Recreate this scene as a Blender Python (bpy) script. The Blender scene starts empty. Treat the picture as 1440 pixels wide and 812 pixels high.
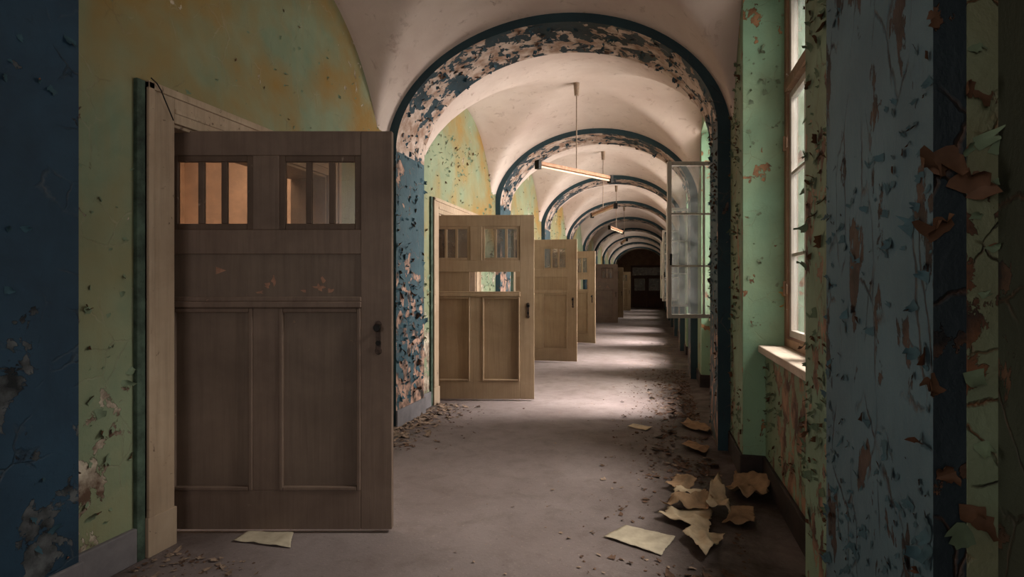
import bpy, bmesh, math, random
from mathutils import Vector, Matrix, noise as mnoise

random.seed(11)
C = bpy.context.scene.collection
PI = math.pi

# ------------------------------------------------------------------ camera
FPX, THETA, CAMH = 784.0, math.atan(202/784.0), 1.36
cam = bpy.data.cameras.new('camera'); camo = bpy.data.objects.new('camera', cam); C.objects.link(camo)
cam.sensor_width = 36; cam.lens = FPX/1440*36; cam.shift_y = -2/1440
cam.clip_start = 0.05; cam.clip_end = 200
camo.location = (0, 0, CAMH); camo.rotation_euler = (PI/2, 0, THETA)
bpy.context.scene.camera = camo
bpy.context.scene.view_settings.view_transform = 'Standard'
bpy.context.scene.view_settings.exposure = 0.0
CT, ST = math.cos(THETA), math.sin(THETA)

def floor_pt(px, py, h=0.0):
    """where on the floor (height h) something seen at a photo point stands"""
    z = (CAMH-h)*FPX/(py-404.0); u = (px-720.0)/FPX*z
    return Vector((u*CT - z*ST, z*CT + u*ST, h))

# ------------------------------------------------------------------ corridor dimensions
S = 3.72                       # bay length
XL, XR = -2.5, 0.6             # wall faces
XC = -0.96                     # arch axis
AF, AT = 4.92, 0.67            # front of the first arch, arch thickness
SPR, RO, AO = 2.675, 1.135, 1.60
RI, AI = 1.055, 1.46
PL, PR = XC-AI, XC+AI          # pilaster faces
YEND = 38.0
YBACK = -2.6
NB = 10
def arch_y(k): return AF + S*(k-1)         # k = 0,1,2...
def bay_c(k): return AF - (S-AT)/2 + S*(k-1)   # bay 1 lies in front of arch 1

# ------------------------------------------------------------------ node helpers
def srgb(r, g, b):
    f = lambda c: (c/255/12.92 if c/255 <= .04045 else ((c/255+.055)/1.055)**2.4)
    return (f(r), f(g), f(b), 1)

class NT:
    def __init__(s, name):
        s.m = bpy.data.materials.new(name); s.m.use_nodes = True
        s.t = s.m.node_tree; s.t.nodes.clear()
        s.out = s.t.nodes.new('ShaderNodeOutputMaterial')
        s.b = s.t.nodes.new('ShaderNodeBsdfPrincipled')
        s.t.links.new(s.b.outputs[0], s.out.inputs[0])
        s.co = s.t.nodes.new('ShaderNodeTexCoord').outputs['Object']
    def n(s, typ, props=None, **inp):
        nd = s.t.nodes.new(typ)
        for k, v in (props or {}).items(): setattr(nd, k, v)
        for k, v in inp.items():
            key = int(k[1:]) if k[0] == 'i' and k[1:].isdigit() else k
            s.set(nd.inputs[key], v)
        return nd
    def set(s, sock, v):
        if isinstance(v, bpy.types.NodeSocket): s.t.links.new(v, sock)
        else: sock.default_value = v
    def mapping(s, scale=(1,1,1), loc=(0,0,0), src=None):
        nd = s.n('ShaderNodeMapping'); s.set(nd.inputs['Vector'], src or s.co)
        nd.inputs['Scale'].default_value = scale; nd.inputs['Location'].default_value = loc
        return nd.outputs[0]
    def noise(s, scale, detail=4, rough=.55, dist=0, src=None, out=0):
        nd = s.n('ShaderNodeTexNoise', None, Scale=scale, Detail=detail, Roughness=rough, Distortion=dist)
        s.set(nd.inputs['Vector'], src or s.co); return nd.outputs[out]
    def voro(s, scale, feature='F1', src=None, out=0, rnd=1):
        nd = s.n('ShaderNodeTexVoronoi', {'feature': feature}, Scale=scale, Randomness=rnd)
        s.set(nd.inputs['Vector'], src or s.co); return nd.outputs[out]
    def ramp(s, fac, lo, hi, v0=0, v1=1):
        nd = s.n('ShaderNodeMapRange', {'clamp': True}); s.set(nd.inputs[0], fac)
        s.set(nd.inputs[1], lo); s.set(nd.inputs[2], hi); s.set(nd.inputs[3], v0); s.set(nd.inputs[4], v1)
        return nd.outputs[0]
    def math(s, op, a, b=0.0):
        nd = s.n('ShaderNodeMath', {'operation': op}); s.set(nd.inputs[0], a); s.set(nd.inputs[1], b)
        return nd.outputs[0]
    def mix(s, fac, a, b, blend='MIX'):
        nd = s.n('ShaderNodeMix', {'data_type': 'RGBA', 'blend_type': blend})
        s.set(nd.inputs[0], fac); s.set(nd.inputs[6], a); s.set(nd.inputs[7], b)
        return nd.outputs[2]
    def sep(s):
        nd = s.n('ShaderNodeSeparateXYZ'); s.set(nd.inputs[0], s.co); return nd.outputs
    def bump(s, h, strength=.5, dist=.01, normal=None):
        nd = s.n('ShaderNodeBump', None, Strength=strength, Distance=dist, Height=h)
        if normal: s.set(nd.inputs['Normal'], normal)
        return nd.outputs[0]
    def fin(s, col, rough=.8, normal=None, spec=.3):
        s.set(s.b.inputs['Base Color'], col); s.set(s.b.inputs['Roughness'], rough)
        s.b.inputs['Specular IOR Level'].default_value = spec
        if normal: s.set(s.b.inputs['Normal'], normal)
        return s.m

def peel_paint(name, paint, paint2, stain, under, under2, amount=.5, stain_amt=.5, scale=5.0, stretch=1.0,
               crack=.3, lowmore=0.0, rough=.65, high=False):
    """old wall paint: stained, cracked, flaked off in patches down to the plaster.  amount 0..1 = how much is gone"""
    t = NT(name)
    big = t.noise(.9, 4, .6, .3)
    mid = t.noise(3.2, 5, .6, .4)
    col = t.mix(t.ramp(mid, .35, .68), paint, paint2)
    st = t.math('MULTIPLY', t.ramp(big, .44, .66), stain_amt)
    fine = t.noise(26, 4, .7)
    if high: st = t.math('MULTIPLY', st, t.ramp(t.sep()[2], .9, 2.3, .2, 1.15))
    col = t.mix(st, col, stain)
    streak = t.noise(1.0, 5, .65, .2, src=t.mapping((9, 9, .8)))
    col = t.mix(t.ramp(streak, .5, .8, 0, .35*stain_amt), col, stain)
    # what is missing
    mp = t.mapping((scale, scale, scale/stretch))
    m1 = t.noise(1.0, 7, .62, .35, src=mp)
    clump = t.noise(.8, 2, .5, src=t.mapping((1.3, 1.3, 1.0), (7.3, 2.1, 4.4)))
    val = t.math('ADD', m1, t.math('MULTIPLY', t.math('SUBTRACT', clump, .5), .55))
    if lowmore:
        zz = t.sep()[2]
        val = t.math('ADD', val, t.ramp(zz, .2, 2.4, lowmore, -lowmore*.6))
    thr = .78 - .42*amount
    mask = t.ramp(val, thr, thr+.012)
    # thin cracks
    warp = t.n('ShaderNodeMix', {'data_type': 'RGBA', 'blend_type': 'LINEAR_LIGHT'})
    t.set(warp.inputs[0], .12); t.set(warp.inputs[6], mp); t.set(warp.inputs[7], t.noise(2.2, 3, .6, src=mp, out=1))
    ce = t.voro(.9, 'DISTANCE_TO_EDGE', src=warp.outputs[2])
    cm = t.math('MULTIPLY', t.ramp(ce, .0, .03, 1, 0), t.ramp(t.noise(.7, 2, src=mp), .5, .6))
    cm = t.math('MULTIPLY', cm, crack)
    ucol = t.mix(t.ramp(t.noise(7, 5, .6), .4, .62), under, under2)
    col = t.mix(t.ramp(fine, .62, .75, 0, .25), col, under2)
    hole = t.math('MAXIMUM', mask, cm)
    col = t.mix(hole, col, ucol)
    h = t.math('ADD', t.math('MULTIPLY', t.math('SUBTRACT', 1.0, hole), 1.0), t.math('MULTIPLY', m1, .9))
    nb = t.bump(h, .75, .012)
    nb = t.bump(fine, .18, .01, nb)
    return t.fin(col, rough, nb)

def plain(name, col, rough=.7, var=.25, scale=9, bump=.2, metal=0, spec=.3):
    t = NT(name)
    nz = t.noise(scale, 6, .62, .2)
    d = (col[0]*(1-var), col[1]*(1-var), col[2]*(1-var), 1)
    b = (min(1, col[0]*(1+var)), min(1, col[1]*(1+var)), min(1, col[2]*(1+var)), 1)
    c = t.mix(t.ramp(nz, .3, .7), d, b)
    t.b.inputs['Metallic'].default_value = metal
    return t.fin(c, rough, t.bump(nz, bump, .01), spec)

def old_wood(name, col, col2, worn, wear=.5, rough=.6, axis=2):
    """grubby painted timber, grain along the vertical, rubbed pale in spots"""
    t = NT(name)
    sc = [34, 34, 34]; sc[axis] = 1.6
    grain = t.noise(1.0, 6, .65, .3, src=t.mapping(tuple(sc)))
    blot = t.noise(3.0, 5, .6, .4)
    c = t.mix(t.ramp(blot, .32, .7), col, col2)
    c = t.mix(t.ramp(grain, .45, .75, 0, .45), c, (col[0]*.45, col[1]*.42, col[2]*.4, 1))
    chip = t.noise(14, 7, .7, .6)
    m = t.ramp(chip, .70-.08*wear, .72-.08*wear)
    c = t.mix(t.math('MULTIPLY', m, .75), c, worn)
    sm = t.sep()[2]
    c = t.mix(t.ramp(sm, .0, .45, .4, 0), c, (col[0]*.4, col[1]*.4, col[2]*.42, 1))
    h = t.math('SUBTRACT', t.math('MULTIPLY', grain, .5), t.math('MULTIPLY', m, .6))
    return t.fin(c, rough, t.bump(h, .5, .006))

def glass_mat(name, tint, clear=.8, rough=.15, dirt=.3, film=False):
    t = NT(name)
    tr = t.n('ShaderNodeBsdfTransparent', None, Color=tint)
    gl = t.n('ShaderNodeBsdfGlossy', None, Color=(.8, .8, .8, 1), Roughness=rough)
    df = t.n('ShaderNodeBsdfTranslucent' if film else 'ShaderNodeBsdfDiffuse', None, Color=(.85, .85, .82, 1) if film else (.45, .37, .29, 1))
    m1 = t.n('ShaderNodeMixShader'); t.set(m1.inputs[0], t.math('MULTIPLY', t.ramp(t.noise(6, 5, .65), .25, .8), dirt))
    t.set(m1.inputs[1], tr.outputs[0]); t.set(m1.inputs[2], df.outputs[0])
    fr = t.n('ShaderNodeLayerWeight', None, Blend=.5)
    m2 = t.n('ShaderNodeMixShader'); t.set(m2.inputs[0], t.math('ADD', .04, t.math('MULTIPLY', t.math('POWER', fr.outputs[1], 4.0), 1-clear*.3)))
    t.set(m2.inputs[1], m1.outputs[0]); t.set(m2.inputs[2], gl.outputs[0])
    t.t.nodes.remove(t.b); t.t.links.new(m2.outputs[0], t.out.inputs[0])
    return t.m

def flake_mat(name, front, back):
    t = NT(name)
    bf = t.n('ShaderNodeNewGeometry').outputs['Backfacing']
    nz = t.noise(14, 4, .6)
    f = t.mix(t.ramp(nz, .3, .7), front, (front[0]*.6, front[1]*.6, front[2]*.6, 1))
    b = t.mix(t.ramp(nz, .3, .7), back, (back[0]*.5, back[1]*.45, back[2]*.4, 1))
    return t.fin(t.mix(bf, f, b), .75, t.bump(nz, .3, .006))

# ------------------------------------------------------------------ materials
GREEN, GREEN2 = srgb(150, 172, 140), srgb(122, 150, 124)
YEL = srgb(150, 116, 58)
PLAS, PLAS2 = srgb(196, 168, 146), srgb(96, 72, 58)
BLUE, BLUE2 = srgb(48, 78, 92), srgb(40, 66, 80)
M = {}
M['wall_left'] = peel_paint('mint wall paint with ochre stains', srgb(142, 148, 118), srgb(122, 136, 110), YEL, srgb(206,190,170), PLAS2, .31, 1.0, 7, 1.2, .2, .08, high=True)
M['wall_right'] = peel_paint('mint wall paint flaking', srgb(140, 160, 132), srgb(118, 142, 118), srgb(120, 100, 62), srgb(168, 128, 102), srgb(80, 54, 42), .42, .45, 9, 1.6, .5, .05)
M['pier_green'] = peel_paint('grimy mint pier edge', srgb(120, 138, 112), srgb(98, 116, 94), srgb(96, 78, 48), srgb(110, 72, 46), srgb(34, 26, 22), .52, .6, 11, 1.3, 1.0)
M['wall_shaded'] = peel_paint('olive wall paint with shade painted in', srgb(66, 70, 54), srgb(52, 58, 44), srgb(40, 36, 26), srgb(90, 64, 46), srgb(30, 24, 20), .36, .6, 8, 1.4, .8)  # darkening toward the frame edge, put into the nearest wall's colour
M['reveal'] = peel_paint('mint reveal paint', srgb(142, 174, 144), srgb(130, 160, 132), srgb(146, 134, 96), srgb(176, 128, 92), srgb(92, 62, 44), .38, .4, 7.5, 1.1, .12)
M['blue_pilaster'] = peel_paint('blue pilaster paint flaking', srgb(66, 90, 98), srgb(54, 76, 86), srgb(42, 54, 56), srgb(190, 150, 130), srgb(40, 32, 30), .47, .5, 7.5, 1.3, .5, .10)
M['blue_pier'] = peel_paint('blue pier paint in lifting scales', srgb(92, 114, 120), srgb(78, 100, 108), srgb(56, 70, 74), srgb(70, 52, 42), srgb(24, 20, 20), .36, .5, 9, 2.2, 1.0, .04)
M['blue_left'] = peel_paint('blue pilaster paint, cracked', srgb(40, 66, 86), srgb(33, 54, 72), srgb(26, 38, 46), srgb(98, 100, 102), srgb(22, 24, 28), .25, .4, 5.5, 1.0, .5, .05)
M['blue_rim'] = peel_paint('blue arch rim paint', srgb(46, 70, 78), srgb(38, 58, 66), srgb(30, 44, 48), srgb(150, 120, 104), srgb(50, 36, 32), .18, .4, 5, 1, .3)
M['pier_rim'] = peel_paint('dark blue pier edge', srgb(30, 42, 48), srgb(24, 34, 40), srgb(20, 26, 28), srgb(96, 64, 44), srgb(16, 14, 14), .42, .4, 8, 1.6, .8)  # darker version of the rim paint for the nearest arch
M['soffit'] = peel_paint('arch soffit, blue paint half gone', srgb(46, 68, 78), srgb(32, 44, 50), srgb(30, 32, 34), srgb(206, 182, 168), srgb(150, 116, 96), .72, .7, 5.5, 1, .6)
t = NT('vault plaster')
a = t.noise(1.1, 5, .6, .3); b = t.noise(8, 6, .65, .5)
c = t.mix(t.ramp(a, .35, .7), srgb(216, 196, 185), srgb(196, 172, 160))
c = t.mix(t.ramp(b, .58, .72, 0, .5), c, srgb(140, 108, 90))
t_m = t.ramp(t.noise(2.6, 7, .7, .8), .66, .7, 0, .5)
c = t.mix(t_m, c, srgb(118, 92, 78))
M['vault'] = t.fin(c, .9, t.bump(b, .3, .01))
# floor
t = NT('dusty concrete floor')
a = t.noise(.7, 6, .62, .4); b = t.noise(5, 7, .7, .3); g = t.noise(60, 4, .7)
c = t.mix(t.ramp(a, .3, .7), srgb(132, 119, 117), srgb(106, 92, 89))
c = t.mix(t.ramp(b, .5, .75, 0, .6), c, srgb(92, 76, 70))
c = t.mix(t.ramp(g, .60, .70, 0, .55), c, srgb(170, 154, 140))
d = t.noise(34, 5, .75)
c = t.mix(t.ramp(d, .60, .68, 0, .6), c, srgb(70, 56, 50))
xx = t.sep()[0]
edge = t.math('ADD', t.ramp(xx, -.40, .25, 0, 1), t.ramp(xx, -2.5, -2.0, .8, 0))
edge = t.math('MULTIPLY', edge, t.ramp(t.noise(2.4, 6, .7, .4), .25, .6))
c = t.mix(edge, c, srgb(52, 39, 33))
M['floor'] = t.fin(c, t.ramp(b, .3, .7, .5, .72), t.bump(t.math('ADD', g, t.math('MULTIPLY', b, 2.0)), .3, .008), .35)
M['base'] = plain('grey baseboard paint', srgb(112, 106, 108), .7, .25, 6, .2)
M['base_dark'] = plain('grimy baseboard', srgb(52, 42, 40), .7, .4, 6, .3)
M['frame_wood'] = old_wood('cream door frame paint', srgb(186, 162, 138), srgb(164, 138, 114), srgb(86, 64, 50), .75)
M['green_edge'] = plain('green painted frame edge', srgb(66, 80, 68), .7, .7, 12, .4)
M['door'] = old_wood('brown grubby door paint', srgb(138, 116, 102), srgb(114, 94, 82), srgb(176, 150, 126), .35)
M['door_panel'] = old_wood('brown door panel paint', srgb(134, 114, 100), srgb(114, 96, 84), srgb(150, 124, 100), .2)
M['door_pale'] = old_wood('pale brown door paint', srgb(172, 146, 116), srgb(150, 124, 96), srgb(186, 160, 130), .25)
M['door_pale_panel'] = old_wood('pale brown door panel paint', srgb(162, 136, 106), srgb(142, 116, 88), srgb(172, 146, 118), .2)
M['bar'] = old_wood('glazing bar paint', srgb(116, 94, 80), srgb(92, 74, 62), srgb(170, 148, 130), .8)
M['glass'] = glass_mat('dirty door glass', (.84, .74, .66, 1), .8, .2, .32)
M['glass_clear'] = glass_mat('casement glass', (.84, .85, .83, 1), .3, .05, .1, True)
M['glass_smoke'] = glass_mat('cloudy door glass', (.62, .60, .56, 1), .6, .25, .6)
M['metal'] = plain('dark tarnished metal', srgb(34, 30, 28), .4, .4, 30, .2, .7)
M['lock'] = plain('worn lock plate', srgb(74, 58, 50), .45, .5, 40, .3, .4)
M['window_wood'] = old_wood('weathered window paint', srgb(168, 134, 108), srgb(132, 98, 76), srgb(214, 200, 186), .9)
M['window_white'] = old_wood('white window paint', srgb(214, 204, 194), srgb(190, 176, 164), srgb(120, 92, 72), .5)
M['window_daylit'] = old_wood('white sash paint with daylight painted in', srgb(240, 236, 230), srgb(226, 220, 212), srgb(190, 176, 160), .3)  # whiter copy of the sash paint; daylight on the farther sashes painted in
M['sill'] = old_wood('peeling window sill paint', srgb(222, 204, 188), srgb(188, 164, 146), srgb(110, 82, 66), .9, axis=1)
M['end_door'] = old_wood('dark varnished door', srgb(84, 54, 44), srgb(64, 42, 34), srgb(110, 80, 64), .3)
M['end_wall'] = plain('dim end wall', srgb(124, 94, 78), .8, .3, 3, .2)
M['room'] = plain('salmon room wall', srgb(206, 176, 150), .85, .15, 2, .1)
M['batten'] = plain('rusty lamp batten', srgb(150, 110, 84), .55, .35, 20, .2, .2)
M['tube'] = plain('milky tube glass', srgb(214, 184, 156), .25, .05, 8, 0)
M['rod'] = plain('pale hanging rod', srgb(140, 118, 100), .5, .3, 20, .1)
M['paper'] = plain('yellowed paper', srgb(168, 154, 134), .85, .2, 14, .2)
M['paper_old'] = plain('browned torn wallpaper', srgb(150, 120, 92), .85, .4, 9, .3)
M['paper_pale'] = plain('faded torn wallpaper', srgb(186, 164, 136), .85, .28, 9, .25)
M['debris'] = plain('plaster crumbs', srgb(138, 116, 100), .9, .45, 40, .3)
M['debris_dark'] = plain('dark rotten crumbs', srgb(92, 68, 54), .9, .5, 40, .3)
M['wire'] = plain('black wire', srgb(26, 22, 20), .6, .1)
M['torn'] = plain('bare salmon board', srgb(172, 128, 106), .85, .3, 20, .3)
M['fl_green'] = flake_mat('green paint flake', srgb(136, 150, 122), srgb(150, 110, 88))
M['fl_green_dark'] = flake_mat('grimy green paint flake', srgb(104, 118, 92), srgb(118, 80, 56))
M['fl_blue'] = flake_mat('blue paint flake', srgb(60, 90, 102), srgb(136, 100, 82))
M['fl_blue_dark'] = flake_mat('dark blue paint flake', srgb(62, 86, 92), srgb(92, 58, 38))
M['fl_soffit'] = flake_mat('soffit paint flake', srgb(50, 76, 88), srgb(170, 138, 118))
M['fl_gold'] = flake_mat('yellowed paint flake', srgb(196, 156, 92), srgb(176, 136, 78))
M['fl_brown'] = flake_mat('brown paper backed paint', srgb(96, 66, 46), srgb(100, 68, 44))

# ------------------------------------------------------------------ mesh helpers
def link(name, bm, mat, parent=None, smooth=False, bevel=0.0):
    me = bpy.data.meshes.new(name); bm.normal_update(); bm.to_mesh(me); bm.free()
    for m in (mat if isinstance(mat, (list, tuple)) else [mat]): me.materials.append(m)
    if smooth:
        for p in me.polygons: p.use_smooth = True
    o = bpy.data.objects.new(name, me); C.objects.link(o)
    if parent: o.parent = parent
    if bevel:
        md = o.modifiers.new('bevel', 'BEVEL'); md.width = bevel; md.segments = 2; md.limit_method = 'ANGLE'
    return o

def box(bm, x0, x1, y0, y1, z0, z1, mi=0):
    v = [bm.verts.new((x, y, z)) for x in (x0, x1) for y in (y0, y1) for z in (z0, z1)]
    for idx in ((0,1,3,2), (4,6,7,5), (0,4,5,1), (2,3,7,6), (0,2,6,4), (1,5,7,3)):
        f = bm.faces.new([v[i] for i in idx]); f.material_index = mi
    return v

def cyl(bm, p0, p1, r, seg=12, r1=None, cap=True):
    p0, p1 = Vector(p0), Vector(p1); d = (p1-p0).normalized()
    a = d.orthogonal().normalized(); b = d.cross(a); r1 = r if r1 is None else r1
    A = [bm.verts.new(p0 + (a*math.cos(2*PI*i/seg)+b*math.sin(2*PI*i/seg))*r) for i in range(seg)]
    B = [bm.verts.new(p1 + (a*math.cos(2*PI*i/seg)+b*math.sin(2*PI*i/seg))*r1) for i in range(seg)]
    for i in range(seg): bm.faces.new((A[i], A[(i+1) % seg], B[(i+1) % seg], B[i]))
    if cap: bm.faces.new(A[::-1]); bm.faces.new(B)

def prism_y(bm, prof, y0, y1, mi=0):
    """profile of (x, z) points swept along y"""
    A = [bm.verts.new((x, y0, z)) for x, z in prof]; B = [bm.verts.new((x, y1, z)) for x, z in prof]
    n = len(prof)
    for i in range(n): bm.faces.new((A[i], B[i], B[(i+1) % n], A[(i+1) % n])).material_index = mi
    bm.faces.new(A[::-1]).material_index = mi; bm.faces.new(B).material_index = mi

def struct(name, bm, mat, parent=None, **k):
    o = link(name, bm, mat, parent, **k)
    if not parent: o['kind'] = 'structure'
    return o

def thing(name, label, cat, loc=(0,0,0), rotz=0, group=None):
    o = bpy.data.objects.new(name, None); C.objects.link(o)
    o.empty_display_size = .1; o.location = loc; o.rotation_euler = (0, 0, rotz)
    o['label'] = label; o['category'] = cat
    if group: o['group'] = group
    return o
def tag(o, label, cat, group=None, kind=None):
    o['label'] = label; o['category'] = cat
    if group: o['group'] = group
    if kind: o['kind'] = kind
    return o

def copy_tree(o, parent=None):
    c = o.copy(); C.objects.link(c)
    if parent: c.parent = parent
    for ch in list(o.children): copy_tree(ch, c)
    return c

# ------------------------------------------------------------------ floor and vault
bm = bmesh.new()
box(bm, -5.2, 1.25, YBACK-.2, YEND+.2, -.15, 0)
struct('floor', bm, M['floor'])

def smax(a, b, k=.05):
    h = max(k-abs(a-b), 0)/k
    return max(a, b) + h*h*k*.25
def sstep(a, b, x):
    t_ = min(1, max(0, (x-a)/(b-a))); return t_*t_*(3-2*t_)
def vault_h(x, yo):
    dx = abs(x-XC); half = (S-AT)/2
    h1 = 2.60 + 1.21*math.sqrt(max(0, 1-(dx/1.57)**2))
    h2 = max(2.5, 2.15 + 1.66*math.sqrt(max(0, 1-(yo/1.42)**2)))
    dome = .15*max(0, 1-(dx/1.5)**2)*max(0, 1-(yo/half)**2)
    return smax(h1, h2) + dome
bm = bmesh.new()
xs = []
for i in range(61):                                   # denser toward the walls
    u = -1+2*i/60; xs.append(XC + 1.5699*math.sin(u*PI/2))
half = (S-AT)/2
ys = [half*1.004*math.sin((-1+2*j/56)*PI/2) for j in range(57)]
for k in range(0, NB+1):
    cy = bay_c(k)
    grid = [[bm.verts.new((x, cy+y, vault_h(x, y))) for x in xs] for y in ys]
    for j in range(56):
        for i in range(60):
            bm.faces.new((grid[j][i], grid[j][i+1], grid[j+1][i+1], grid[j+1][i]))
ceil = struct('ceiling', bm, M['vault'], smooth=True)

# ------------------------------------------------------------------ arches with their pilasters
def arch_mesh(y0, y1, front_green=False):
    bm = bmesh.new()
    n = 64
    def pts(a, r, low):
        p = [(XC-a, low)] + [(XC-a*math.cos(PI*i/n), SPR+r*math.sin(PI*i/n)) for i in range(n+1)] + [(XC+a, low)]
        return p
    inn, out = pts(AI, RI, 0), pts(AO+.02, RO+.10, 0)
    ny = 10
    ring_i = [[bm.verts.new((x, y0+(y1-y0)*j/ny, z)) for x, z in inn] for j in range(ny+1)]
    fo = [bm.verts.new((x, y0, z)) for x, z in out]; bo = [bm.verts.new((x, y1, z)) for x, z in out]
    N = len(inn)
    for i in range(N-1):
        for j in range(ny):
            f = bm.faces.new((ring_i[j][i], ring_i[j][i+1], ring_i[j+1][i+1], ring_i[j+1][i]))
            f.material_index = 1 if i not in (0, N-2) else (2 if i == 0 else 3)
        bm.faces.new((fo[i], fo[i+1], ring_i[0][i+1], ring_i[0][i])).material_index = 0
        bm.faces.new((ring_i[ny][i], ring_i[ny][i+1], bo[i+1], bo[i])).material_index = 0
        bm.faces.new((fo[i+1], fo[i], bo[i], bo[i+1])).material_index = 0
    return bm
arches = []
for k in range(0, 10):
    y0 = arch_y(k)
    bm = arch_mesh(y0, y0+AT)
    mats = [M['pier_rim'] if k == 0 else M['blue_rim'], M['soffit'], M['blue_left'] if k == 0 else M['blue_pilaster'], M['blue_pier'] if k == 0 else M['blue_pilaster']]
    o = struct('trim_%d' % (k+1), bm, mats)
    arches.append(o)
# green edge of the nearest pier's front face
bm = bmesh.new(); box(bm, .553, .602, arch_y(0)-.004, arch_y(0)+.3, 0, 3.0)
struct('trim_11', bm, M['pier_green'])

# ------------------------------------------------------------------ left wall with door openings
DO0, DO1, DOH = -.98, .46, 2.23        # opening relative to bay centre
def hinge_y(k): return bay_c(k) - .93
bm = bmesh.new()
prev = YBACK
for k in range(1, NB):
    c = bay_c(k)
    box(bm, XL-.3, XL, prev, c+DO0, 0, 4.3)
    box(bm, XL-.3, XL, c+DO0, c+DO1, DOH, 4.3)
    prev = c+DO1
box(bm, XL-.3, XL, prev, YEND+.2, 0, 4.3)
wall_left = struct('wall_left', bm, M['wall_left'])

bm = bmesh.new()
prev = YBACK
for k in range(1, NB+1):
    a = bay_c(k)+DO0-.215 if k < NB else YEND
    box(bm, XL, XL+.028, prev, a, 0, .17)
    prev = bay_c(k)+DO1+.175
for k in range(0, 10):
    box(bm, PL, PL+.02, arch_y(k)-.01, arch_y(k)+AT+.01, 0, .17)
struct('baseboard_left', bm, M['base'], bevel=.006)

# ------------------------------------------------------------------ right wall: window niches
NW = .86; SILL = .95; HEAD = 3.46; XA = .75; XOUT = 1.2; XWIN = .87
bm = bmesh.new(); bmr = bmesh.new()
prev = YBACK
for k in range(0, NB):
    c = bay_c(k)
    if k == 1:
        box(bm, XR, XOUT, prev, 1.25, 0, 4.3); box(bm, XR, XOUT, 1.25, c-NW, 0, 4.3)
    else: box(bm, XR, XOUT, prev, c-NW, 0, 4.3)
    box(bm, XR, XOUT, c-NW, c+NW, HEAD, 4.3)
    box(bm, XA, XOUT, c-NW, c+NW, 0, SILL-.05)
    # reveals in clean mint
    box(bmr, XR+.002, XOUT, c+NW-.006, c+NW+.004, .0, HEAD)
    box(bmr, XR+.002, XOUT, c-NW-.004, c-NW+.006, .0, HEAD)
    prev = c+NW
box(bm, XR, XOUT, prev, YEND+.2, 0, 4.3)
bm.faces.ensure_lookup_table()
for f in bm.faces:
    if f.calc_center_median().y < .95 and abs(f.normal.x) > .5 or (f.calc_center_median().y < 1.0): f.material_index = 1  # nearest faces take the paint with shade in its colour
wall_right = struct('wall_right', bm, [M['wall_right'], M['wall_shaded']])
struct('trim_12', bmr, M['reveal'])
bm = bmesh.new()
for k in range(0, NB):
    c = bay_c(k)
    box(bm, XA-.025, XA, c-NW, c+NW, 0, .17)
    box(bm, XR-.02, XR+.0, c+NW-.0, arch_y(k), 0, .17)
    box(bm, XR-.02, XA, c+NW-.03, c+NW, 0, .17)
    box(bm, XR-.02, XR, arch_y(k-1)+AT, c-NW, 0, .17)
struct('baseboard_right', bm, M['base_dark'], bevel=.006)

def casement(bm, y0, y1, z0, z1, x0, x1, cols, rows, st=.045, bar=.022):
    """wooden sash in the plane x; members only"""
    box(bm, x0, x1, y0, y0+st, z0, z1); box(bm, x0, x1, y1-st, y1, z0, z1)
    box(bm, x0, x1, y0+st, y1-st, z0, z0+st); box(bm, x0, x1, y0+st, y1-st, z1-st, z1)
    for i in range(1, cols):
        yy = y0 + (y1-y0)*i/cols; box(bm, x0+.006, x1-.006, yy-bar/2, yy+bar/2, z0+st, z1-st)
    for j in range(1, rows):
        zz = z0 + (z1-z0)*j/rows; box(bm, x0+.006, x1-.006, y0+st, y1-st, zz-bar/2, zz+bar/2)

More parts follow.
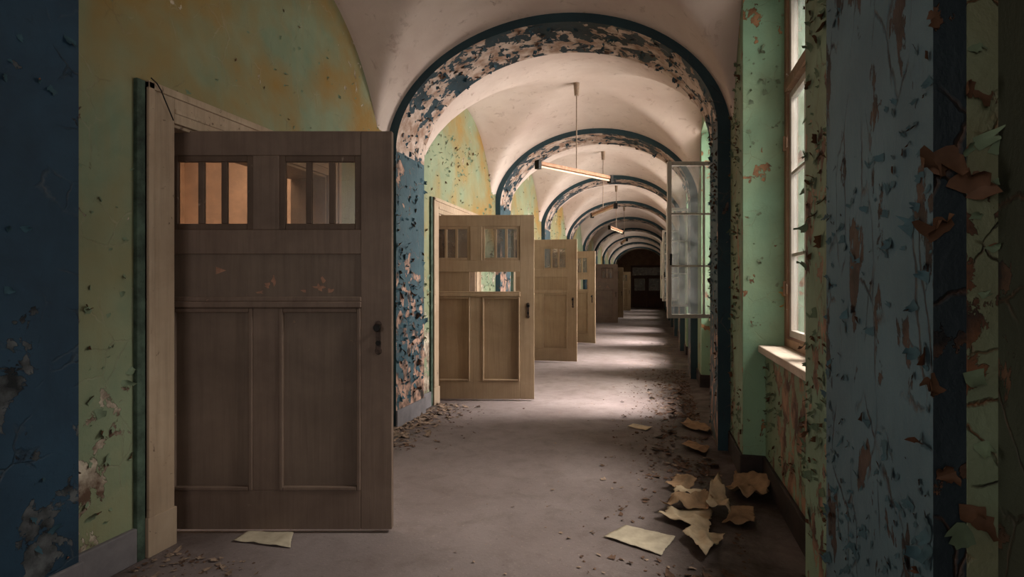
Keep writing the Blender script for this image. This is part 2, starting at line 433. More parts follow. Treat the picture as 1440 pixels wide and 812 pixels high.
LEAFW, LZ0, LZ1 = .775, 1.03, 2.69
open_bays = {2: 104.4, 3: 117, 4: 113, 5: 110}
for k in range(0, NB):
    c = bay_c(k)
    bm = bmesh.new()
    # fixed frame, mullion, transom
    fx0, fx1 = XWIN, XWIN+.075
    box(bm, fx0, fx1, c-NW+.005, c-NW+.07, SILL, HEAD); box(bm, fx0, fx1, c+NW-.07, c+NW-.005, SILL, HEAD)
    box(bm, fx0, fx1, c-NW+.07, c+NW-.07, SILL, SILL+.06); box(bm, fx0, fx1, c-NW+.07, c+NW-.07, HEAD-.06, HEAD)
    box(bm, fx0-.015, fx1, c-NW+.07, c+NW-.07, 2.70, 2.77)
    box(bm, fx0+.01, fx1, c-.03, c+.03, SILL+.06, 2.70)
    w = struct('window_%d' % (k+1), bm, M['window_wood'], bevel=.004)
    bs = bmesh.new()
    casement(bs, c+.03, c+NW-.07, LZ0-.01, LZ1, fx0+.02, fx0+.06, 2, 3)
    if k not in open_bays: casement(bs, c-NW+.07, c-.03, LZ0-.01, LZ1, fx0+.02, fx0+.06, 2, 3)
    casement(bs, c-NW+.07, c, 2.77, HEAD-.06, fx0+.02, fx0+.06, 2, 1)
    casement(bs, c, c+NW-.07, 2.77, HEAD-.06, fx0+.02, fx0+.06, 2, 1)
    link('sash', bs, M['window_white'], w, bevel=.003)
    bg = bmesh.new()
    box(bg, fx0+.038, fx0+.042, c+.03, c+NW-.08, LZ0, LZ1-.02)
    if k not in open_bays: box(bg, fx0+.038, fx0+.042, c-NW+.08, c-.03, LZ0, LZ1-.02)
    box(bg, fx0+.038, fx0+.042, c-NW+.08, c+NW-.08, 2.78, HEAD-.07)
    link('pane', bg, M['glass_clear'], w)
    bs = bmesh.new()
    box(bs, .70, XOUT, c-NW+.006, c+NW-.006, SILL-.05, SILL)
    link('window_sill', bs, M['sill'], w, bevel=.008)
    for hz in (1.35, 2.35):
        bh = bmesh.new()
        cyl(bh, (fx0-.008, c+NW-.062, hz-.05), (fx0-.008, c+NW-.062, hz+.05), .011, 10)
        box(bh, fx0-.006, fx0+.004, c+NW-.10, c+NW-.03, hz-.035, hz+.035)
        link('hinge', bh, M['window_wood'], w, bevel=.002)

bay_words = {2: 'wooden casement sash standing wide open behind the first blue arch, largest and nearest',
             3: 'white casement sash standing open just beyond the largest open sash, second along the right wall',
             4: 'thin white edge of open casement sash, third along the right wall',
             5: 'farthest narrow white edge of open casement sash, deep down the right wall'}
def make_sash():
    r = thing('casement_sash', '', 'window sash', group='open casement sashes on the right wall')
    b = bmesh.new(); casement(b, 0, LEAFW, 0, LZ1-LZ0, -.02, .02, 2, 3, .042, .02)
    link('sash_frame', b, M['window_white'], r, bevel=.003)
    for i in range(2):
        for j in range(3):
            b = bmesh.new()
            box(b, -.002, .002, .03+i*(LEAFW-.06)/2, .03+(i+1)*(LEAFW-.06)/2, .03+j*(LZ1-LZ0-.06)/3, .03+(j+1)*(LZ1-LZ0-.06)/3)
            link('pane', b, M['glass_clear'], r)
    b = bmesh.new(); cyl(b, (-.02, LEAFW-.022, .62), (-.055, LEAFW-.022, .62), .008); box(b, -.065, -.05, LEAFW-.032, LEAFW-.012, .56, .68)
    link('window_latch', b, M['metal'], r)
    return r
sash0 = make_sash()
for i, (k, a) in enumerate(open_bays.items()):
    o = sash0 if i == 0 else copy_tree(sash0)
    o.location = (XWIN+.0, bay_c(k)-NW+.075, LZ0); o.rotation_euler = (0, 0, math.radians(a))
    o['label'] = bay_words[k]
    if i:
        for ch in o.children:
            if ch.name.startswith('sash_frame'): ch.data = ch.data.copy(); ch.data.materials[0] = M['window_daylit']  # farther sashes get the paint brightened to look daylit

# ------------------------------------------------------------------ ends
bm = bmesh.new(); box(bm, -5.2, 1.3, YEND, YEND+.2, 0, 4.4); struct('wall_back', bm, M['end_wall'])
bm = bmesh.new(); box(bm, -5.2, 1.3, YBACK-.2, YBACK, 0, 4.4); struct('wall_front', bm, M['wall_right'])
ed = bpy.data.objects.new('door_1', None); C.objects.link(ed); ed.location = (-.56, YEND-.08, 0); ed['kind'] = 'structure'
bm = bmesh.new(); box(bm, -1.05, -.93, 0, .08, 0, 2.8); box(bm, .93, 1.05, 0, .08, 0, 2.8); box(bm, -.93, .93, 0, .08, 2.66, 2.8); box(bm, -.93, .93, 0, .08, 2.05, 2.13)
link('door_frame', bm, M['end_door'], ed)
for s in (0, 1):
    x0 = -.93 + s*.93
    bm = bmesh.new(); box(bm, x0+.01, x0+.12, .01, .06, 0, 2.05); box(bm, x0+.81, x0+.92, .01, .06, 0, 2.05)
    box(bm, x0+.12, x0+.81, .01, .06, 0, .2); box(bm, x0+.12, x0+.81, .01, .06, 1.0, 1.12); box(bm, x0+.12, x0+.81, .01, .06, 1.93, 2.05)
    box(bm, x0+.12, x0+.81, .025, .045, .2, 1.0)
    leaf = link('door_leaf', bm, M['end_door'], ed)
    bm = bmesh.new(); box(bm, x0+.12, x0+.81, .03, .04, 1.12, 1.93); link('pane', bm, M['glass_smoke'], leaf)
bm = bmesh.new(); box(bm, -.93, .93, .03, .04, 2.13, 2.66); link('transom_pane', bm, M['glass_smoke'], ed)

# rooms behind the left doors (seen only through gaps and panes)
bm = bmesh.new()
box(bm, -5.2, -5.1, YBACK, YEND, 0, 3.4); box(bm, -5.2, XL-.3, YBACK, YEND, 3.3, 3.4)
for k in range(1, NB): box(bm, -5.1, XL-.3, arch_y(k)+.2, arch_y(k)+.4, 0, 3.3)
struct('wall_rooms', bm, M['room'])

# ------------------------------------------------------------------ door frames on the left wall
for k in range(1, NB):
    c = bay_c(k); a, b_ = c+DO0, c+DO1
    bm = bmesh.new()
    w = .165; xf = XL+.032
    # lining
    box(bm, XL-.3, XL+.012, a-.0, a+.018, 0, DOH); box(bm, XL-.3, XL+.012, b_-.018, b_, 0, DOH)
    box(bm, XL-.3, XL+.012, a+.018, b_-.018, DOH-.018, DOH)
    # architrave with a stepped moulding
    for (y0, y1) in ((a-w, a), (b_, b_+w)):
        box(bm, XL, xf, y0, y1, .19, DOH+w)
        box(bm, XL, xf+.012, y0-.004, y1+.004, 0, .20)
    box(bm, XL, xf+.012, a-w, a-w+.035, .20, DOH+w); box(bm, XL, xf+.012, b_+w-.035, b_+w, .20, DOH+w)
    box(bm, XL, xf, a, b_, DOH, DOH+w); box(bm, XL, xf+.012, a-w, b_+w, DOH+w-.035, DOH+w+.004)
    box(bm, XL, xf+.007, a, b_, DOH+.05, DOH+.075)
    fr = struct('trim_%d' % (12+k), bm, M['frame_wood'], bevel=.004)
    bm = bmesh.new(); box(bm, XL, XL+.026, a-w-.05, a-w-.004, 0, DOH+w)
    link('frame_edge', bm, M['green_edge'], fr, bevel=.004)

# ------------------------------------------------------------------ panelled doors
W, H, T = 1.39, 2.2, .045
def raised_frame(bm, x0, x1, z0, z1, w, y0, y1):
    box(bm, x0, x0+w, y0, y1, z0, z1); box(bm, x1-w, x1, y0, y1, z0, z1)
    box(bm, x0+w, x1-w, y0, y1, z0, z0+w); box(bm, x0+w, x1-w, y0, y1, z1-w, z1)
def make_door(label, pale=False, gap=None, torn=False, glass='glass'):
    r = thing('panelled_door_leaf', label, 'door', group='brown panelled doors along the left wall')
    m1, m2 = (M['door_pale'], M['door_pale_panel']) if pale else (M['door'], M['door_panel'])
    b = bmesh.new()
    st = .172; cw = .145; xc = W/2
    box(b, 0, st, 0, T, 0, H); box(b, W-st, W, 0, T, 0, H)
    for z0, z1 in ((0, .215), (1.22, 1.275), (1.52, 1.655), (2.065, H)): box(b, st, W-st, 0, T, z0, z1)
    box(b, xc-cw/2, xc+cw/2, 0, T, 1.655, 2.065); box(b, xc-cw/2, xc+cw/2, 0, T, .215, 1.22)
    link('door_frame', b, m1, r, bevel=.004)
    # lower panels with mouldings
    for x0, x1 in ((st, xc-cw/2), (xc+cw/2, W-st)):
        b = bmesh.new(); box(b, x0, x1, .016, .03, .215, 1.22); p = link('panel', b, m2, r)
        b = bmesh.new(); raised_frame(b, x0, x1, .215, 1.22, .022, -.006, .02); link('moulding', b, m1, p, bevel=.005)
    b = bmesh.new(); box(b, st-.004, W-st+.004, -.016, .002, 1.225, 1.258); box(b, st-.004, W-st+.004, -.008, .002, 1.258, 1.285)
    link('ledge', b, m1, r, bevel=.007)
    # board between ledge and glazing
    for x0, x1 in (((st, gap[0]), (gap[1], W-st)) if gap else ((st, W-st),)):
        b = bmesh.new(); box(b, x0, x1, .012, .028, 1.275, 1.52); mp = link('middle_panel', b, m2, r)
    if torn:
        rr = random.Random(5)
        def patch(cx, cz, w, h, tri=False):
            b = bmesh.new(); vs = []
            n = 3 if tri else rr.randint(7, 11)
            for i in range(n):
                a_ = 2*PI*i/n; q = rr.uniform(.2, .85)
                vs.append(b.verts.new((cx+w*.5*q*math.cos(a_), .0105, cz+h*.5*q*math.sin(a_))))
            b.faces.new(vs); return link('bare_patch', b, M['torn'], mp)
        patch(.435, 1.43, .12, .07, True)
        for cx, cz, w, h in ((.70, 1.345, .07, .05), (.735, 1.37, .05, .1), (.66, 1.31, .06, .03), (.985, 1.335, .1, .06), (1.05, 1.32, .08, .045), (1.01, 1.375, .05, .06), (.9, 1.315, .05, .03)):
            patch(cx, cz, w, h)
    # glazing: two lights of three panes
    for g, (x0, x1) in enumerate(((st, xc-cw/2), (xc+cw/2, W-st))):
        b = bmesh.new(); raised_frame(b, x0, x1, 1.655, 2.065, .034, .004, .032)
        pw = (x1-x0-.068)/3
        for i in (1, 2): box(b, x0+.034+i*pw-.016, x0+.034+i*pw+.016, .006, .032, 1.689, 2.031)
        gb = link('glazing_bars', b, M['bar'] if not pale else m1, r, bevel=.004)
        for i in range(3):
            b = bmesh.new(); box(b, x0+.034+i*pw, x0+.034+(i+1)*pw, .018, .021, 1.68, 2.04)
            link('glass_pane', b, M[glass], gb)
    # lock plate, knob and keyhole
    b = bmesh.new(); box(b, W-.088, W-.060, -.005, .001, .985, 1.135); cyl(b, (W-.074, -.004, .985), (W-.074, .001, .985), .02, 14); cyl(b, (W-.074, -.004, 1.135), (W-.074, .001, 1.135), .018, 14)
    lk = link('lock_plate', b, M['lock'], r, bevel=.0015); lk['label'] = 'tarnished metal lock plate'
    b = bmesh.new(); cyl(b, (W-.074, -.006, 1.115), (W-.074, -.035, 1.115), .010); cyl(b, (W-.074, -.035, 1.115), (W-.074, -.05, 1.115), .022, 16, .017)
    link('knob', b, M['metal'], lk, smooth=False)
    b = bmesh.new(); cyl(b, (W-.074, -.004, 1.03), (W-.074, -.012, 1.03), .014, 14); link('keyhole', b, M['metal'], lk)
    for z in (.3, 1.1, 1.9):
        b = bmesh.new(); cyl(b, (.0, T+.006, z-.06), (.0, T+.006, z+.06), .012, 10); link('hinge', b, M['metal'], r)
    return r
D = {}
D[1] = make_door('large dark brown panelled door standing open in the foreground, nearest the camera', torn=True)
D[2] = make_door('open brown panelled door with a hole broken through its middle board, second along the wall', True, gap=(W/2-.08, W-.172), glass='glass_smoke')
D[3] = make_door('open brown panelled door with unbroken middle board, third along the left wall', True, glass='glass_smoke')
D[4] = make_door('fourth open brown door along the left wall, a small see-through gap in its board', True, gap=(W/2-.02, W-.2), glass='glass_smoke')
words = {5: ('closed brown door hidden deep in the left wall behind the fourth open door', True),
         6: ('dim brown door standing open in the shadow just right of the fourth door edge', False),
         7: ('faint pale open door beyond the dim brown one, far down the left wall', True),
         8: ('closed brown door far down the left wall before the last open door', True),
         9: ('farthest open door on the left, right beside the dark end doorway', True)}
for k, (lab, pale) in words.items():
    D[k] = copy_tree(D[3] if pale else D[1]); D[k]['label'] = lab
angle = {1: 14.5, 2: 13.0, 3: 3.0, 4: -12.0, 5: 89.0, 6: 4.0, 7: 2.0, 8: 89.0, 9: 5.0}
for k, o in D.items():
    if k in (5, 8):                                    # shut doors, out of sight: part of the setting
        o.name = 'door_%d' % (2 if k == 5 else 3); o['kind'] = 'structure'
        for key in ('label', 'category', 'group'): del o[key]
    o.location = (-2.755, hinge_y(k), .022); o.rotation_euler = (0, 0, math.radians(angle[k]))

# ------------------------------------------------------------------ hanging tube lamps
def make_lamp():
    r = thing('tube_lamp', '', 'lamp', group='tube lamps hanging from the vault')
    top = vault_h(XC, 0)
    zl = 2.86
    b = bmesh.new(); cyl(b, (0, 0, zl-.02), (0, 0, top+.01), .0075, 8); link('rod', b, M['rod'], r)
    b = bmesh.new(); cyl(b, (0, 0, top-.16), (0, 0, top-.0), .028, 14, .04); link('ceiling_cup', b, M['rod'], r)
    b = bmesh.new(); box(b, -.70, .70, -.024, .024, zl-.03, zl+.012); link('batten', b, M['batten'], r, bevel=.005)
    b = bmesh.new(); cyl(b, (-.66, 0, zl-.05), (.66, 0, zl-.05), .013, 12); link('tube', b, M['tube'], r, smooth=False)
    for s in (-1, 1):
        b = bmesh.new(); box(b, s*.685-.028, s*.685+.028, -.034, .034, zl-.085, zl+.02); link('end_cap', b, M['metal'], r, bevel=.006)
    return r
lamp0 = make_lamp()
lamps = [(2, 56, 'diagonal tube lamp hanging on a rod beyond the first arch, largest and nearest'),
         (3, -66, 'second hanging tube lamp, slanting the other way behind the nearest one'),
         (4, 80, 'third hanging tube lamp down the corridor, small and seen end on'),
         (5, -80, 'fourth tiny tube lamp hanging in the dark far vault')]
for i, (k, a, lab) in enumerate(lamps):
    o = lamp0 if i == 0 else copy_tree(lamp0)
    o.location = (XC-.02, bay_c(k), 0); o.rotation_euler = (0, 0, math.radians(a)); o['label'] = lab

# ------------------------------------------------------------------ curling paint flakes (real geometry standing off the walls)
def flake(bm, p, u, v, nrm, size, rnd, lift, aspect=1.0):
    """a thin curled scale, fixed along one edge and lifting at the other"""
    ang = rnd.uniform(0, 2*PI)
    a = u*math.cos(ang)+v*math.sin(ang); b = -u*math.sin(ang)+v*math.cos(ang)
    nu, nv = 4, 4
    curl = rnd.uniform(.35, 1.7)*lift; wob = [rnd.uniform(.5, 1.15) for _ in range(nu+1)]
    skew = rnd.uniform(-.5, .5); tw = rnd.uniform(-.5, .5)
    g = []
    for j in range(nv+1):
        t_ = j/nv; row = []
        for i in range(nu+1):
            s_ = i/nu-.5
            arc = curl*t_*(1+tw*s_)
            along = math.sin(arc)/max(curl, .05); off = (1-math.cos(arc))/max(curl, .05)
            wd = aspect*(1-.25*t_*t_)*rnd.uniform(.85, 1.12)
            q = p + a*(s_*wd*size+skew*t_*size*.4) + b*(along*size*wob[i]+rnd.uniform(-.06, .06)*size) + nrm*(.002+off*size*wob[i])
            row.append(bm.verts.new(q))
        g.append(row)
    for j in range(nv):
        for i in range(nu):
            bm.faces.new((g[j][i], g[j][i+1], g[j+1][i+1], g[j+1][i]))
def flakes(parent, mat, org, u, v, du, dv, count, smin, smax_, seed, lift=1.0, clump=1.8, bias=None, avoid=None):
    rnd = random.Random(seed); bm = bmesh.new()
    u, v, org = Vector(u), Vector(v), Vector(org); nrm = u.cross(v).normalized()
    made = tries = 0
    while made < count and tries < count*60:
        tries += 1
        a, b = rnd.uniform(0, du), rnd.uniform(0, dv)
        p = org+u*a+v*b
        d = mnoise.noise(p*clump+Vector((seed, 0, 0)))*.5+.5
        if bias: d *= bias(p)
        if d < rnd.uniform(.3, .75): continue
        if avoid and avoid(p): continue
        flake(bm, p, u, v, nrm, rnd.uniform(smin, smax_)*rnd.uniform(.6, 1.1), rnd, lift, rnd.uniform(.5, 1.2)); made += 1
    o = link('peeling_paint', bm, mat, parent, smooth=True); o['kind'] = 'stuff'
    return o
Y, Z, X = (0,1,0), (0,0,1), (1,0,0)
mY = (0,-1,0); mX = (-1,0,0)
wl, wr = wall_left, wall_right
# left wall normals face +x : u = +y, v = +z
def in_door(p):
    for k in range(1, NB):
        c = bay_c(k)
        if c+DO0-.22 < p.y < c+DO1+.18 and p.z < 2.42: return True
    return False
flakes(wl, M['fl_green'], (XL, 1.88, .2), Y, Z, .36, 2.1, 26, .02, .06, 1, 1.1, avoid=in_door)
flakes(wl, M['fl_green'], (XL, 1.88, .2), Y, Z, 3.0, 3.1, 150, .008, .032, 2, 1.1, avoid=in_door)
flakes(wl, M['fl_green'], (XL, 5.6, .2), Y, Z, 3.0, 3.1, 420, .015, .06, 3, 1.1, avoid=in_door)
flakes(wl, M['fl_green'], (XL, 9.3, .2), Y, Z, 6.5, 3.1, 260, .02, .06, 4, 1.1, avoid=in_door)
flakes(arches[0], M['fl_blue'], (PL, 1.2, .1), Y, Z, .67, 2.5, 45, .02, .06, 5, 1.0)
flakes(arches[1], M['fl_blue'], (PL, AF, .2), Y, Z, .67, 2.7, 230, .02, .075, 6, 1.2, bias=lambda p: 1.5 if .25 < p.z < 1.75 else .7)
flakes(arches[2], M['fl_blue'], (PL, AF+S, .2), Y, Z, .67, 2.7, 90, .02, .07, 7, 1.2)
# right side faces -x : u = -y, v = +z
flakes(arches[0], M['fl_blue_dark'], (PR, 1.87, .1), mY, Z, .67, 2.55, 420, .008, .030, 8, .7, bias=lambda p: 1.25 if p.y < 1.4 else 1)
flakes(arches[0], M['fl_blue_dark'], (PR, 1.28, .1), mY, Z, .08, 2.4, 40, .02, .05, 18, 1.2)
flakes(wr, M['fl_green_dark'], (XR, 2.56, .1), mY, Z, .69, 2.9, 240, .015, .055, 9, 1.1)
flakes(wr, M['fl_green_dark'], (XR, 4.92, .1), mY, Z, .62, 3.0, 260, .015, .05, 10, 1.2)
flakes(arches[1], M['fl_blue_dark'], (PR, 5.59, .1), mY, Z, .67, 2.7, 300, .015, .05, 11, 1.2)
flakes(wr, M['fl_green_dark'], (XA, 4.27, .2), mY, Z, 1.7, .68, 110, .015, .05, 12, 1.1)
# window reveal facing the camera (normal -y): u = +x, v = +z
flakes(wr, M['fl_green'], (XR+.01, bay_c(1)+NW-.006, .25), X, Z, .26, 3.1, 46, .012, .045, 13, 1.1, avoid=lambda p: .85 < p.z < 1.0)
# big brown-backed sheets curling off the front of the nearest pier
flakes(arches[0], M['fl_green_dark'], (.552, 1.196, .2), X, Z, .05, 2.2, 26, .02, .05, 14, 1.1)
rb = random.Random(3); bmb = bmesh.new()
for (zc, sz, xo) in ((1.60, .055, .51), (1.55, .05, .55), (1.47, .045, .52), (1.17, .035, .50), (1.02, .03, .52), (1.99, .035, .56), (1.72, .03, .57), (1.84, .02, .5), (.95, .04, .56), (.8, .035, .58)):
    for j in range(2):
        flake(bmb, Vector((xo+rb.uniform(-.01, .01), 1.194, zc+rb.uniform(-.015, .015))), Vector(X), Vector(Z), Vector((0,-1,0)), sz, rb, 1.1, 1.1)
o = link('peeling_paint', bmb, M['fl_brown'], arches[0], smooth=True); o['kind'] = 'stuff'
bm = bmesh.new()
for dz, sz in ((.0, .05), (.05, .045), (-.04, .035), (.10, .03)):
    flake(bm, Vector((XWIN-.002, bay_c(1)+NW-.04, 1.25+dz)), Vector((0,-1,0)), Vector(Z), Vector((-1,0,0)), sz, rb, 1.2, .7)
o = link('peeling_paint', bm, M['fl_gold'], bpy.data.objects['window_2'], smooth=True); o['kind'] = 'stuff'
# arch soffits
def soffit_flakes(arch, y0, count, seed, size):
    rnd = random.Random(seed); bm = bmesh.new()
    for _ in range(count):
        th = rnd.uniform(.02, PI-.02); y = y0+rnd.uniform(.02, AT-.02)
        p = Vector((XC-AI*math.cos(th), y, SPR+RI*math.sin(th)))
        tang = Vector((AI*math.sin(th), 0, RI*math.cos(th))).normalized()
        nrm = Vector((math.cos(th)*RI, 0, -math.sin(th)*AI)).normalized()
        v = Vector((0, 1, 0))
        if tang.cross(v).dot(nrm) < 0: tang = -tang
        flake(bm, p, tang, v, nrm, rnd.uniform(*size), rnd, 1.1, rnd.uniform(.6, 1.3))
    o = link('peeling_paint', bm, M['fl_soffit'], arch, smooth=True); o['kind'] = 'stuff'
soffit_flakes(arches[1], arch_y(1), 200, 21, (.015, .055))
soffit_flakes(arches[2], arch_y(2), 90, 22, (.02, .06))
soffit_flakes(arches[3], arch_y(3), 50, 23, (.02, .06))

# ------------------------------------------------------------------ papers and rubbish on the floor
PAPERS = []
def sheet(name, corners, mat, label, cat, seed, group=None, wav=.02, h=.004, n=20, curl=0.0, rag=.012):
    """paper lying on the floor; corners run around the outline, edges ragged, surface crumpled"""
    bm = bmesh.new()
    P = [floor_pt(*c) for c in corners]
    off = Vector((seed*3.1, seed*1.7, 0)); cen = sum(P, Vector())/4
    if group: P = [cen+(p-cen)*1.12 for p in P]
    g = []
    for j in range(n+1):
        row = []
        for i in range(n+1):
            u, v = i/n, j/n
            p = (P[0]*(1-u)+P[1]*u)*(1-v) + (P[3]*(1-u)+P[2]*u)*v
            e = max(abs(u-.5), abs(v-.5))*2
            d = (mnoise.noise(p*9+off)*.55 + mnoise.noise(p*45+off)*.4 + mnoise.noise(p*110+off)*.25)*rag*e*e
            q = p + (p-cen).normalized()*d if (p-cen).length > 1e-5 else p
            fold = 1-abs(mnoise.noise(Vector((p.x*9, p.y*5, seed*2.3)))*2.2)
            z = h + wav*(.55*max(0, fold)+.35*(mnoise.noise(p*7+off)*.5+.5)+.10*mnoise.noise(p*30+off)) + curl*max(0, u-.45)**2*3.3
            row.append(bm.verts.new((q.x, q.y, max(z, .002))))
        g.append(row)
    for j in range(n):
        for i in range(n): bm.faces.new((g[j][i], g[j][i+1], g[j+1][i+1], g[j+1][i]))
    PAPERS.append((min(p.x for p in P)-.03, max(p.x for p in P)+.03, min(p.y for p in P)-.03, max(p.y for p in P)+.03))
    o = link(name, bm, mat, smooth=True)
    md = o.modifiers.new('thickness', 'SOLIDIFY'); md.thickness = .0012
    return tag(o, label, cat, group)
sheet('paper_sheet', ((328,763), (348,750), (412,752), (408,772)), M['paper'], 'pale crumpled paper lying under the bottom edge of the nearest door', 'paper', 1, wav=.012)
sheet('paper_sheet', ((849,757), (880,741), (950,757), (930,783)), M['paper'], 'flat pale paper sheet lying alone on the floor left of the rubbish heap', 'paper', 2, wav=.01)
G = 'torn wallpaper in the heap by the right wall'
T_ = 'torn_wallpaper'; WC = 'torn wallpaper'
sheet(T_, ((930,731), (944,723), (998,722), (992,755)), M['paper_pale'], 'large pale torn wallpaper piece at the front of the heap on the right', WC, 3, G, .05, .01, rag=.035)
sheet(T_, ((934,722), (946,711), (1002,708), (998,724)), M['paper_old'], 'brown folded wallpaper piece on the back edge of the heap', WC, 4, G, .10, .02, rag=.04)
sheet(T_, ((944,707), (952,701), (990,703), (984,711)), M['paper_pale'], 'narrow pale wallpaper fold peeking out behind the brown folded piece', WC, 14, G, .07, .03, rag=.03)
sheet(T_, ((994,733), (1002,700), (1016,704), (1026,738)), M['paper_pale'], 'tan crumpled wallpaper piece sticking up in the middle of the heap', WC, 5, G, .13, .02, curl=.05, rag=.04)
sheet(T_, ((1018,741), (1030,720), (1058,722), (1059,743)), M['paper_old'], 'brown wallpaper scrap at the right end of the heap', WC, 6, G, .05, .01, rag=.025)
sheet(T_, ((962,760), (976,752), (1016,762), (992,789)), M['paper_pale'], 'ragged pale wallpaper scrap in front of the heap, lowest in the photo', WC, 7, G, .06, .01, rag=.03)
sheet(T_, ((1022,698), (1036,678), (1080,684), (1076,710)), M['paper_old'], 'curled brown wallpaper behind the heap, close against the right wall', WC, 8, G, .11, .01, curl=.03, rag=.05)
sheet(T_, ((938,688), (952,683), (976,690), (966,698)), M['paper_old'], 'narrow brown wallpaper strip tilted up just behind the heap', WC, 9, G, .05, .01, curl=.05, rag=.03)
sheet('paper_sheet', ((958,630), (968,624), (998,632), (990,642)), M['paper_old'], 'small tan scrap on the shadowed floor in front of the first arch, right side', 'paper', 10, None, .03, .01)
sheet('paper_sheet', ((882,601), (890,598), (918,602), (908,607)), M['paper_pale'], 'thin pale scrap flat in the middle of the floor under the first arch', 'paper', 11, None, .01)
sheet('paper_sheet', ((955,600), (968,594), (1004,606), (994,614)), M['paper_old'], 'crumpled tan scrap against the right wall under the first arch', 'paper', 12, None, .05, .01)

def debris(name, mats, specs, seed, label, flat=.3):
    rnd = random.Random(seed); bm = bmesh.new()
    for mi, region, count, smin, smax_ in specs:
        for _ in range(count):
            x, y = region(rnd)
            s = rnd.uniform(smin, smax_)*rnd.uniform(.35, 1)
            if x < XL+.05+s or x > PR-s-.03: continue
            if any(a-s < x < b+s and c-s < y < d+s for a, b, c, d in PAPERS): continue
            if x < -1.3 and any(hinge_y(k)-.12 < y < hinge_y(k)+.48 for k in (1, 2)): continue
            n0 = len(bm.faces)
            if rnd.random() < .55:
                flake(bm, Vector((x, y, .003)), Vector((1,0,0)), Vector((0,1,0)), Vector((0,0,1)), s*1.5, rnd, .5, rnd.uniform(.5, 1.2))
            else:
                r = bmesh.ops.create_icosphere(bm, subdivisions=1, radius=s*.5)
                rot = Matrix.Rotation(rnd.uniform(0, 6), 3, 'Z')
                for v in r['verts']:
                    q = rot @ Vector((v.co.x*rnd.uniform(.8, 1.3), v.co.y*rnd.uniform(.5, 1), v.co.z*flat))
                    v.co = q+Vector((x, y, s*.5*flat))
            bm.faces.ensure_lookup_table()
            for f in bm.faces[n0:]: f.material_index = mi
    return tag(link(name, bm, mats), label, 'debris', None, 'stuff')
debris('floor_debris', [M['debris_dark'], M['debris']], [
    (0, lambda r: (PR-.04-abs(r.gauss(0, .32)), r.uniform(1.9, 9.5)), 2600, .008, .036),
    (1, lambda r: (PR-.04-abs(r.gauss(0, .42)), r.uniform(2.0, 14)), 900, .008, .034),
    (0, lambda r: (PR-.05-abs(r.gauss(0, .24)), r.uniform(1.9, 8)), 420, .03, .085),
    (1, lambda r: (r.uniform(-1.2, .2), r.uniform(1.8, 9)), 260, .006, .018)], 31,
    'crumbs and paint flakes scattered over the floor, thickest along the foot of the right wall')
debris('plaster_crumbs', [M['debris'], M['debris_dark']], [
    (0, lambda r: (XL+.05+abs(r.gauss(0, .2)), r.uniform(4.4, 6.15)), 420, .015, .065),
    (1, lambda r: (XL+.05+abs(r.gauss(0, .3)), r.uniform(4.2, 6.15)), 260, .01, .04)], 33,
    'plaster crumbs heaped at the foot of the left wall before the second door')
debris('door_crumbs', [M['debris'], M['debris_dark']], [
    (0, lambda r: (XL+.06+abs(r.gauss(0, .25)), r.uniform(2.0, 2.38)), 120, .008, .035),
    (1, lambda r: (XL+.06+abs(r.gauss(0, .5)), r.uniform(1.9, 2.38)), 120, .008, .025)], 34,
    'pale crumbs on the floor in front of the nearest door frame')

# wire hooked over the corner of the nearest door frame
bm = bmesh.new(); y0 = bay_c(1)+DO0-.16
ptsw = [(XL+.05, y0, 2.41), (XL+.055, y0+.03, 2.392), (XL+.055, y0+.055, 2.365), (XL+.054, y0+.075, 2.33), (XL+.052, y0+.095, 2.30), (XL+.05, y0+.135, 2.235)]
for p, q in zip(ptsw, ptsw[1:]): cyl(bm, p, q, .0032, 6)
tag(link('wire', bm, M['wire'], smooth=True), 'thin black wire dangling over the top corner of the nearest door frame', 'wire')

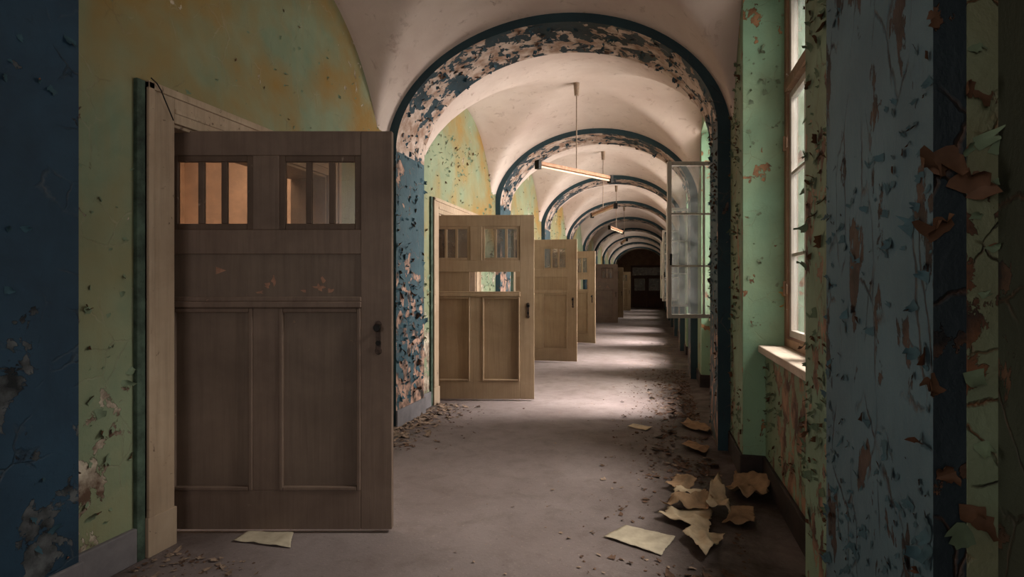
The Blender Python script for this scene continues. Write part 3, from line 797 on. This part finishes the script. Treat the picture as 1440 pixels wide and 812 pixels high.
# ------------------------------------------------------------------ light: daylight through the windows
def daylight(k, energy, col=(1, .96, .92)):
    L = bpy.data.lights.new('daylight', 'AREA'); L.shape = 'RECTANGLE'; L.size = HEAD-SILL+.1; L.size_y = NW*2+.2
    L.energy = energy; L.color = col; L.spread = math.radians(115)
    o = bpy.data.objects.new('daylight', L); C.objects.link(o)
    o.location = (XOUT+.12, bay_c(k), (HEAD+SILL)/2); o.rotation_euler = (0, PI/2, 0)
EN = {0: 16, 1: 24, 2: 205, 3: 220, 4: 205, 5: 90, 6: 10, 7: 110, 8: 80, 9: 120}
for k, e in EN.items(): daylight(k, e)
def skylight(k, energy, col=(1, .95, .9)):
    """the brightest patch of cloud, high outside each window, laying a pool of light on the floor"""
    L = bpy.data.lights.new('cloud_light', 'AREA'); L.shape = 'RECTANGLE'; L.size = 2.2; L.size_y = 1.8; L.spread = math.radians(75)
    L.energy = energy; L.color = col
    o = bpy.data.objects.new('cloud_light', L); C.objects.link(o)
    p = Vector((3.6, bay_c(k), 5.6)); o.location = p
    o.rotation_euler = (Vector((-1.5, bay_c(k), 0))-p).to_track_quat('-Z', 'Y').to_euler()
SK = {0: 20, 1: 240, 2: 520, 3: 560, 4: 540, 5: 300, 6: 60, 7: 220, 8: 120, 9: 90}
for k, e in SK.items(): skylight(k, e)
# added fill lamp behind the camera; the near end wall has no window
L = bpy.data.lights.new('near_end_fill', 'AREA'); L.shape = 'RECTANGLE'; L.size = 2.2; L.size_y = 1.8; L.energy = 27; L.color = (1, .95, .93)
o = bpy.data.objects.new('near_end_fill', L); C.objects.link(o); o.location = (XC, YBACK+.1, 1.9); o.rotation_euler = (PI/2, 0, 0)
L = bpy.data.lights.new('room_daylight', 'AREA'); L.shape = 'RECTANGLE'; L.size = 1.2; L.size_y = 1.4; L.energy = 58; L.color = (1, .9, .8)
o = bpy.data.objects.new('room_daylight', L); C.objects.link(o); o.location = (-3.6, bay_c(1)+.4, 3.2)
L = bpy.data.lights.new('side_fill', 'AREA'); L.shape = 'RECTANGLE'; L.size = 2.0; L.size_y = .8; L.spread = math.radians(55); L.energy = 2.2; L.color = (1, .94, .88)  # added fill lamp at the left wall for the near pier; no doorway there
o = bpy.data.objects.new('side_fill', L); C.objects.link(o); o.location = (XL+.06, 1.0, 1.35); o.rotation_euler = (0, -PI/2, .16)
w = bpy.data.worlds.new('world'); bpy.context.scene.world = w; w.use_nodes = True
w.node_tree.nodes['Background'].inputs[0].default_value = (.95, .95, 1, 1)
w.node_tree.nodes['Background'].inputs[1].default_value = .6
